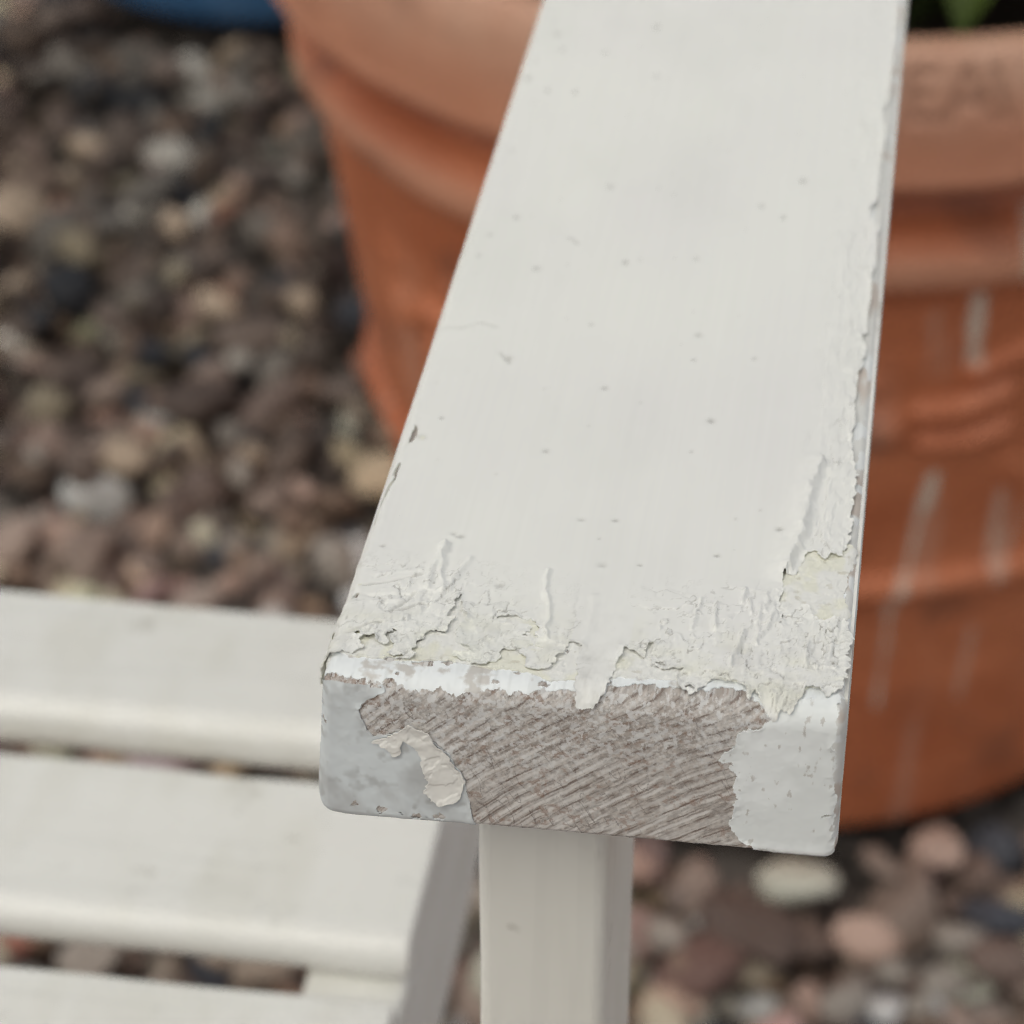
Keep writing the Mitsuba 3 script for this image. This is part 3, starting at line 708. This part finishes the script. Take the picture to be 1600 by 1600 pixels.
outer = (SG < np.argmax(PR[:, 1]))
disp = np.zeros_like(Rg)
for pts in [((a_, b_), (c_, d_)) for a_, b_, c_, d_ in LETTERS]:
    disp += stroke(pts, 1.2, -0.0022)
disp = np.maximum(disp, -0.003)
for sh in (0, -60, 60, 120, 180, 240):
    e = np.zeros_like(disp)
    for pts, w, dp in (([(-73.9, 239.4), (-69.4, 239.4), (-64.5, 245.9)], 3.6, 0.0062), ([(-73.0, 223.2), (-68.0, 222.4), (-63.9, 226.6)], 3.6, 0.0062), ([(-68.4, 256.0), (-65.8, 260.0), (-62.6, 264.2), (-58, 268)], 4.2, 0.0052),
                       ([(-79.4, 232.0), (-77.3, 231)], 9.0, 0.0062), ([(-81.5, 256), (-79.5, 252)], 5.0, 0.003), ([(-62.0, 205), (-60.5, 196)], 5.0, 0.003)):
        e = np.maximum(e, stroke(pts, w, dp, sh))
    disp += e
disp += (meshkit.fbm(np.stack([Td * 0.12, Zm * 0.05, Td * 0], -1), 3, 81) - 0.5) * 0.0022
disp += (meshkit.fbm(np.stack([Td * 0.02, Zm * 0.45, Td * 0], -1), 2, 82) - 0.5) * 0.0006
Rg += disp * outer
V = np.stack([PX + Rg * np.cos(TG), PY + Rg * np.sin(TG), Zg], -1)
V = np.concatenate([V, V[:1] * 0 + np.stack([PX + Rg[:1] * np.cos(TG[:1]), PY + Rg[:1] * np.sin(TG[:1]), Zg[:1]], -1)], 0)
idx = np.arange(V.shape[0] * V.shape[1]).reshape(V.shape[:2])
idx[-1] = idx[0]
q = np.stack([idx[:-1, :-1], idx[1:, :-1], idx[1:, 1:], idx[:-1, 1:]], -1).reshape(-1, 4)
pot = trimesh.Trimesh(V.reshape(-1, 3), np.vstack([q[:, [0, 1, 2]], q[:, [0, 2, 3]]]), process=False)
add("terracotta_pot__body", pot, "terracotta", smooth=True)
labels["terracotta_pot"] = {"label": "large round terracotta pot with incised letters on its rim, behind the armrest", "category": "plant pot"}


def soil_color(p, n, uv):
    return mix((0.012, 0.009, 0.007), (0.03, 0.022, 0.016), fbm(p.x * 90, p.y * 90, p.z * 90, 3))


bsdf("dark_soil", proc(soil_color), 0.9, 0.1)
g = np.linspace(-0.2, 0.2, 90)
gx, gy = np.meshgrid(g, g, indexing="ij")
gz = 0.318 + (meshkit.fbm(np.stack([gx * 60, gy * 60, gx * 0], -1), 3, 90) - 0.5) * 0.02
idx = np.arange(8100).reshape(90, 90)
q = np.stack([idx[:-1, :-1], idx[1:, :-1], idx[1:, 1:], idx[:-1, 1:]], -1).reshape(-1, 4)
q = q[np.hypot(gx, gy).ravel()[q].max(1) < 0.2]
add("terracotta_pot__soil", trimesh.Trimesh(np.stack([gx + PX, gy + PY, gz], -1).reshape(-1, 3), np.vstack([q[:, [0, 1, 2]], q[:, [0, 2, 3]]]), process=False), "dark_soil", smooth=True)


# ------------------------------------------------------------------ the plant in it
def leaf_color(p, n, uv):
    m = fbm(p.x * 40, p.y * 40, p.z * 40, 3)
    return mix((0.05, 0.085, 0.010), (0.10, 0.15, 0.018), m)


scene["leaf_green"] = {"type": "twosided", "bsdf": {"type": "principled", "base_color": proc(leaf_color), "roughness": 0.45, "specular": 0.4}}
bsdf("stem_green", (0.06, 0.09, 0.03), 0.6, 0.3)


def leaf_mesh(base, tip, width, sag, up=(0, 0, 1)):
    base, tip = np.array(base, float), np.array(tip, float)
    d = tip - base
    L = np.linalg.norm(d)
    sidev = np.cross(d, up)
    sidev /= np.linalg.norm(sidev) + 1e-9
    nrm = np.cross(sidev, d / L)
    rows = []
    for t in np.linspace(0, 1, 12):
        c = base + d * t + np.array([0, 0, 1.0]) * sag * 4 * t * (1 - t)
        w = width / 2 * (math.sin(math.pi * min(t * 0.93 + 0.07, 1) ** 0.8) ** 0.75 if t < 1 else 0.01)
        for u in np.linspace(-1, 1, 7):
            rows.append(c + sidev * w * u + nrm * (abs(u) * w * 0.35 - 0.04 * w * math.cos(u * 3)))
    V = np.array(rows)
    idx = np.arange(84).reshape(12, 7)
    q = np.stack([idx[:-1, :-1], idx[1:, :-1], idx[1:, 1:], idx[:-1, 1:]], -1).reshape(-1, 4)
    top = trimesh.Trimesh(V, np.vstack([q[:, [0, 1, 2]], q[:, [0, 2, 3]]]), process=False)
    return top


def tube(points, r0, r1, sides=7):
    p = np.asarray(points, float)
    t = np.gradient(p, axis=0)
    t /= np.linalg.norm(t, axis=1, keepdims=True)
    a = np.cross(t, [0.9, 0.3, 0.1])
    a /= np.linalg.norm(a, axis=1, keepdims=True)
    b = np.cross(t, a)
    an = np.arange(sides) * 2 * np.pi / sides
    rr = np.linspace(r0, r1, len(p))[:, None, None]
    v = p[:, None] + rr * (np.cos(an)[None, :, None] * a[:, None] + np.sin(an)[None, :, None] * b[:, None])
    idx = np.arange(len(p) * sides).reshape(len(p), sides)
    q = np.stack([idx[:-1], np.roll(idx, -1, 1)[:-1], np.roll(idx, -1, 1)[1:], idx[1:]], -1).reshape(-1, 4)
    return trimesh.Trimesh(v.reshape(-1, 3), np.vstack([q[:, [0, 1, 2]], q[:, [0, 2, 3]]]), process=False)


r2 = np.random.default_rng(5)
crown = np.array([PX + 0.02, PY + 0.02, 0.325])
k = 0
# the drooping leaf whose tip hangs over the near side of the pot
leaves = [((0.075, 0.765, 0.455), (0.0555, 0.690, 0.3715), 0.062, 0.02)]
for i in range(64):
    a = i * 2.39996
    rad = 0.05 + 0.16 * math.sqrt((i + 0.5) / 64)
    lvl = 0.44 + 0.20 * r2.random() + 0.10 * (1 - rad / 0.22)
    b = crown + np.array([math.cos(a) * rad * 0.55, math.sin(a) * rad * 0.55, 0])
    b[2] = lvl
    L = r2.uniform(0.10, 0.16)
    t = b + np.array([math.cos(a) * L, math.sin(a) * L, r2.uniform(-0.05, 0.01)])
    if t[1] < 0.60 or (t[1] < 0.74 and abs(t[0] - 0.06) < 0.05 and t[2] < 0.47):
        t[2] = max(t[2], 0.50)
    leaves.append((tuple(b), tuple(t), r2.uniform(0.065, 0.10), r2.uniform(0.008, 0.03)))
for b, t, w, sag in leaves:
    add("leafy_plant__leaf", leaf_mesh(b, t, w, sag), "leaf_green", smooth=True)
    s = crown + np.array([(b[0] - crown[0]) * 0.35, (b[1] - crown[1]) * 0.35, -0.02])
    mid = (s + np.array(b)) / 2 + np.array([0, 0, 0.03])
    tt_ = np.linspace(0, 1, 7)[:, None]
    add("leafy_plant__stem", tube((1 - tt_) ** 2 * s + 2 * tt_ * (1 - tt_) * mid + tt_ ** 2 * np.array(b), 0.004, 0.0022), "stem_green", smooth=True)
labels["leafy_plant"] = {"label": "dark green broad leaved plant growing in the terracotta pot", "category": "plant"}

# ------------------------------------------------------------------ blue glazed pot
def blue_color(p, n, uv):
    m = fbm(p.x * 18, p.y * 18, p.z * 30, 3)
    return mix((0.025, 0.075, 0.17), (0.06, 0.16, 0.32), m)


bsdf("blue_glaze", proc(blue_color), 0.22, 0.6, clearcoat=0.6, clearcoat_gloss=0.9)
BX, BY = -0.412, 1.534
bp = np.array([(0.001, 0.004), (0.118, 0.004), (0.128, 0.008), (0.1335, 0.018), (0.136, 0.034), (0.140, 0.070), (0.150, 0.130), (0.158, 0.200), (0.160, 0.250), (0.166, 0.256), (0.170, 0.266), (0.168, 0.278), (0.160, 0.282), (0.150, 0.278), (0.147, 0.262), (0.140, 0.180), (0.120, 0.060), (0.001, 0.055)])
sl = np.concatenate([[0], np.cumsum(np.linalg.norm(np.diff(bp, axis=0), axis=1))])
ss = np.linspace(0, sl[-1], 140)
bpr = np.stack([PchipInterpolator(sl, bp[:, i])(ss) for i in (0, 1)], 1)
blue = trimesh.creation.revolve(bpr, sections=96)
blue.apply_translation([BX, BY, 0])
add("blue_pot__body", blue, "blue_glaze", smooth=True)
disc = trimesh.creation.cylinder(0.141, 0.02, sections=48)
disc.apply_translation([BX, BY, 0.205])
add("blue_pot__soil", disc, "dark_soil")
labels["blue_pot"] = {"label": "glossy dark blue glazed pot standing on gravel beyond the terracotta pot", "category": "plant pot"}

# ------------------------------------------------------------------ the ground and its gravel
def ground_color(p, n, uv):
    v = mikit.voronoi(p.x * 45, p.y * 45)
    c = mix((0.06, 0.05, 0.045), (0.22, 0.19, 0.175), v[2])
    return c * (0.35 + 0.65 * smoothstep(0.02, 0.3, v[1] - v[0]))


bsdf("ground_mat", proc(ground_color), 0.9, 0.1)
gs = np.concatenate([-np.geomspace(150, 3, 16), np.linspace(-2.6, 2.6, 27), np.geomspace(3, 150, 16)])
gx, gy = np.meshgrid(gs, gs + 1.0, indexing="ij")
gz = -0.030 - 0.004 * meshkit.fbm(np.stack([gx * 3, gy * 3, gx * 0], -1), 2, 95)
ng = len(gs)
idx = np.arange(ng * ng).reshape(ng, ng)
q = np.stack([idx[:-1, :-1], idx[1:, :-1], idx[1:, 1:], idx[:-1, 1:]], -1).reshape(-1, 4)
add("ground", trimesh.Trimesh(np.stack([gx, gy, gz], -1).reshape(-1, 3), np.vstack([q[:, [0, 1, 2]], q[:, [0, 2, 3]]]), process=False), "ground_mat")
labels["ground"] = {"label": "dark earth under the gravel of a garden path", "category": "ground", "kind": "structure"}

PAL = [((107, 94, 87), 0.20), ((80, 68, 63), 0.14), ((100, 84, 74), 0.13), ((120, 114, 108), 0.15), ((138, 118, 109), 0.08), ((168, 150, 132), 0.08), ((164, 138, 124), 0.05),
       ((152, 108, 90), 0.016), ((205, 200, 192), 0.04), ((50, 52, 58), 0.05), ((140, 130, 112), 0.05)]
PC = np.array([lin(*c) for c, _ in PAL])
PW = np.array([w for _, w in PAL])
PW /= PW.sum()
ICO1, ICO2 = trimesh.creation.icosphere(1), trimesh.creation.icosphere(2)


def stone_shape(ico, seed):
    r = np.random.default_rng(seed)
    v = np.array(ico.vertices)
    for _ in range(r.integers(5, 10)):          # broken facets
        d = r.normal(size=3)
        d /= np.linalg.norm(d)
        c = r.uniform(0.48, 0.85)
        ex = np.maximum(v @ d - c, 0)
        v = v - ex[:, None] * d * r.uniform(0.75, 1.0)
    v *= 1 + 0.28 * (meshkit.fbm(np.array(ico.vertices) * 1.4 + seed * 3.1, 2, seed)[:, None] - 0.5)
    return v


SH1 = [stone_shape(ICO1, i) for i in range(24)]
SH2 = [stone_shape(ICO2, i) for i in range(24)]


def rot(r):
    qn = r.normal(size=4)
    qn /= np.linalg.norm(qn)
    w, x, y, z = qn
    return np.array([[1 - 2 * (y * y + z * z), 2 * (x * y - z * w), 2 * (x * z + y * w)], [2 * (x * y + z * w), 1 - 2 * (x * x + z * z), 2 * (y * z - x * w)], [2 * (x * z - y * w), 2 * (y * z + x * w), 1 - 2 * (x * x + y * y)]])


def deposit(x0, x1, y0, y1, count, seed, base, keep):
    """stones dropped one by one on a height field: [(shape, matrix 3x3, centre, colour index, size)]"""
    r = np.random.default_rng(seed)
    cell = 0.004
    nx, ny = int((x1 - x0) / cell) + 1, int((y1 - y0) / cell) + 1
    hf = np.full((nx, ny), base)
    out = []
    for i in range(count):
        s = float(np.clip(r.lognormal(math.log(0.0122), 0.34), 0.006, 0.024))
        x, y = r.uniform(x0, x1), r.uniform(y0, y1)
        if not keep(x, y, s):
            continue
        ax = s * np.array([1.0, r.uniform(0.55, 0.92), r.uniform(0.38, 0.70)])
        a = r.uniform(0, 2 * math.pi)
        ca, sa = math.cos(a), math.sin(a)
        tilt = r.normal(size=2) * 0.35
        tx = np.array([[1, 0, 0], [0, math.cos(tilt[0]), -math.sin(tilt[0])], [0, math.sin(tilt[0]), math.cos(tilt[0])]])
        ty = np.array([[math.cos(tilt[1]), 0, math.sin(tilt[1])], [0, 1, 0], [-math.sin(tilt[1]), 0, math.cos(tilt[1])]])
        M = tx @ ty @ np.array([[ca, -sa, 0], [sa, ca, 0], [0, 0, 1]]) @ np.diag(ax)
        # random turn of the unit shape before stretching, so that few stones look alike
        M = M @ rot(r)
        k = int(s / cell) + 1
        ci, cj = int((x - x0) / cell), int((y - y0) / cell)
        i0, i1, j0, j1 = max(ci - k, 0), min(ci + k + 1, nx), max(cj - k, 0), min(cj + k + 1, ny)
        di, dj = np.meshgrid((np.arange(i0, i1) - ci) * cell, (np.arange(j0, j1) - cj) * cell, indexing="ij")
        u, v = (di * ca + dj * sa) / ax[0], (-di * sa + dj * ca) / ax[1]
        rr = u * u + v * v
        ins = rr < 0.95
        if not ins.any():
            continue
        dome = np.sqrt(np.maximum(1 - rr, 0)) * ax[2]
        sub = hf[i0:i1, j0:j1]
        z = float(np.quantile((sub + dome)[ins], 0.75))
        if z > base + 0.034:
            continue
        hf[i0:i1, j0:j1] = np.where(ins, np.maximum(sub, z + dome * 0.9), sub)
        out.append((int(r.integers(24)), M, np.array([x, y, z]), int(r.choice(len(PAL), p=PW)), s))
    return out


def keep_near(x, y, s):
    if math.hypot(x - PX, y - PY) < 0.166 + s or math.hypot(x - BX, y - BY) < 0.112 + s:
        return False
    for lx in (-0.0069, -0.5701):
        if abs(x - lx) < 0.0096 + s and abs(y - 0.03) < 0.018 + s:
            return False
    for lx in (-0.0385, -0.5385):
        if abs(x - lx) < 0.011 + s and abs(y - 0.318) < 0.017 + s:
            return False
    return True


stones = deposit(-0.85, 0.75, 0.20, 2.05, 15000, 11, -0.034, keep_near)
# the pebbles that show largest are entries of their own
R_ = np.array([math.cos(YAW), math.sin(YAW), 0])
U_ = np.cross(R_, FWD)
score = np.full(len(stones), -1.0)
for i, (_, M, c, ci, s) in enumerate(stones):
    d = c - CAM
    zc = d @ FWD
    px, py = 512 + 2890 * (d @ R_) / zc, 512 - 2890 * (d @ U_) / zc
    if not (-10 < px < 1034 and -10 < py < 1034):
        continue
    hid = (py < 690 and px > 250 + 0.2 * py and px > 300) or (py > 590 and px < 450) or (320 < px < 640 and py > 600)
    if hid:
        continue
    score[i] = s / zc * (1 + (c[2] + 0.02) * 30)
order = np.argsort(-score)
named = [i for i in order[:290] if score[i] > 0]
nset = set(named)
for i, c in enumerate(PC):
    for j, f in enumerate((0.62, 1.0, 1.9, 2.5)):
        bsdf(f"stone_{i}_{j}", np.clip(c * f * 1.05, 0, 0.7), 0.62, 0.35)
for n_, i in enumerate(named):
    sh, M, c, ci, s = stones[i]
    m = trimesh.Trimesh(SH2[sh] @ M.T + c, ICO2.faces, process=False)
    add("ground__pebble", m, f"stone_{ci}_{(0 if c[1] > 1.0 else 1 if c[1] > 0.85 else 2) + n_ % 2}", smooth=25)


def merge(list_, seed, origin=(0, 0, 0)):
    r = np.random.default_rng(seed)
    vs, fs, cs = [], [], []
    nv = len(ICO1.vertices)
    for k, (sh, M, c, ci, s) in enumerate(list_):
        vs.append(SH1[sh] @ M.T + c - np.array(origin))
        fs.append(ICO1.faces + k * nv)
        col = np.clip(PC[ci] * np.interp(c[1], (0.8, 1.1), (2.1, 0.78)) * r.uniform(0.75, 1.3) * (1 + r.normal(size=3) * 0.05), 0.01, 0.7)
        cs.append(np.repeat(col[None], nv, 0))
    return trimesh.Trimesh(np.vstack(vs), np.vstack(fs), process=False), np.vstack(cs)


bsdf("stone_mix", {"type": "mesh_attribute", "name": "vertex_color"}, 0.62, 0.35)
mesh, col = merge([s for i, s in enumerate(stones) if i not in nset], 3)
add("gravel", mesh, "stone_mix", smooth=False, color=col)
labels["gravel"] = {"label": "mixed brown, grey and white garden gravel under the chair and pots", "category": "gravel", "kind": "stuff"}
patch = deposit(-0.52, 0.52, -0.52, 0.52, 3600, 12, -0.034, lambda x, y, s: True)
mesh, col = merge(patch, 4)
scene["gravel_patch"] = {"type": "shapegroup", "stones": mikit.ply(mesh, "stone_mix", smooth=False, color=col)}
kk = 0
for ix in range(-3, 4):
    for iy in range(-2, 5):
        x, y = -0.05 + ix * 1.0, 1.125 + iy * 1.0
        # ring of patches round the nearer field (x -0.85..0.75, y 0.20..2.05)
        if ix == 0 and iy in (0,):
            continue
        kk += 1
        dz = -0.004 if (ix in (-1, 0, 1) and iy in (-1, 0, 1)) else 0.0
        scene[f"distant_gravel__{kk:03d}"] = {"type": "instance", "group": {"type": "ref", "id": "gravel_patch"},
                                              "to_world": T4().translate([x, y, dz]).rotate([0, 0, 1], 90 * ((ix * 3 + iy * 5) % 4))}
labels["distant_gravel"] = {"label": "mixed garden gravel spreading away around the chair and pots", "category": "gravel", "kind": "stuff"}
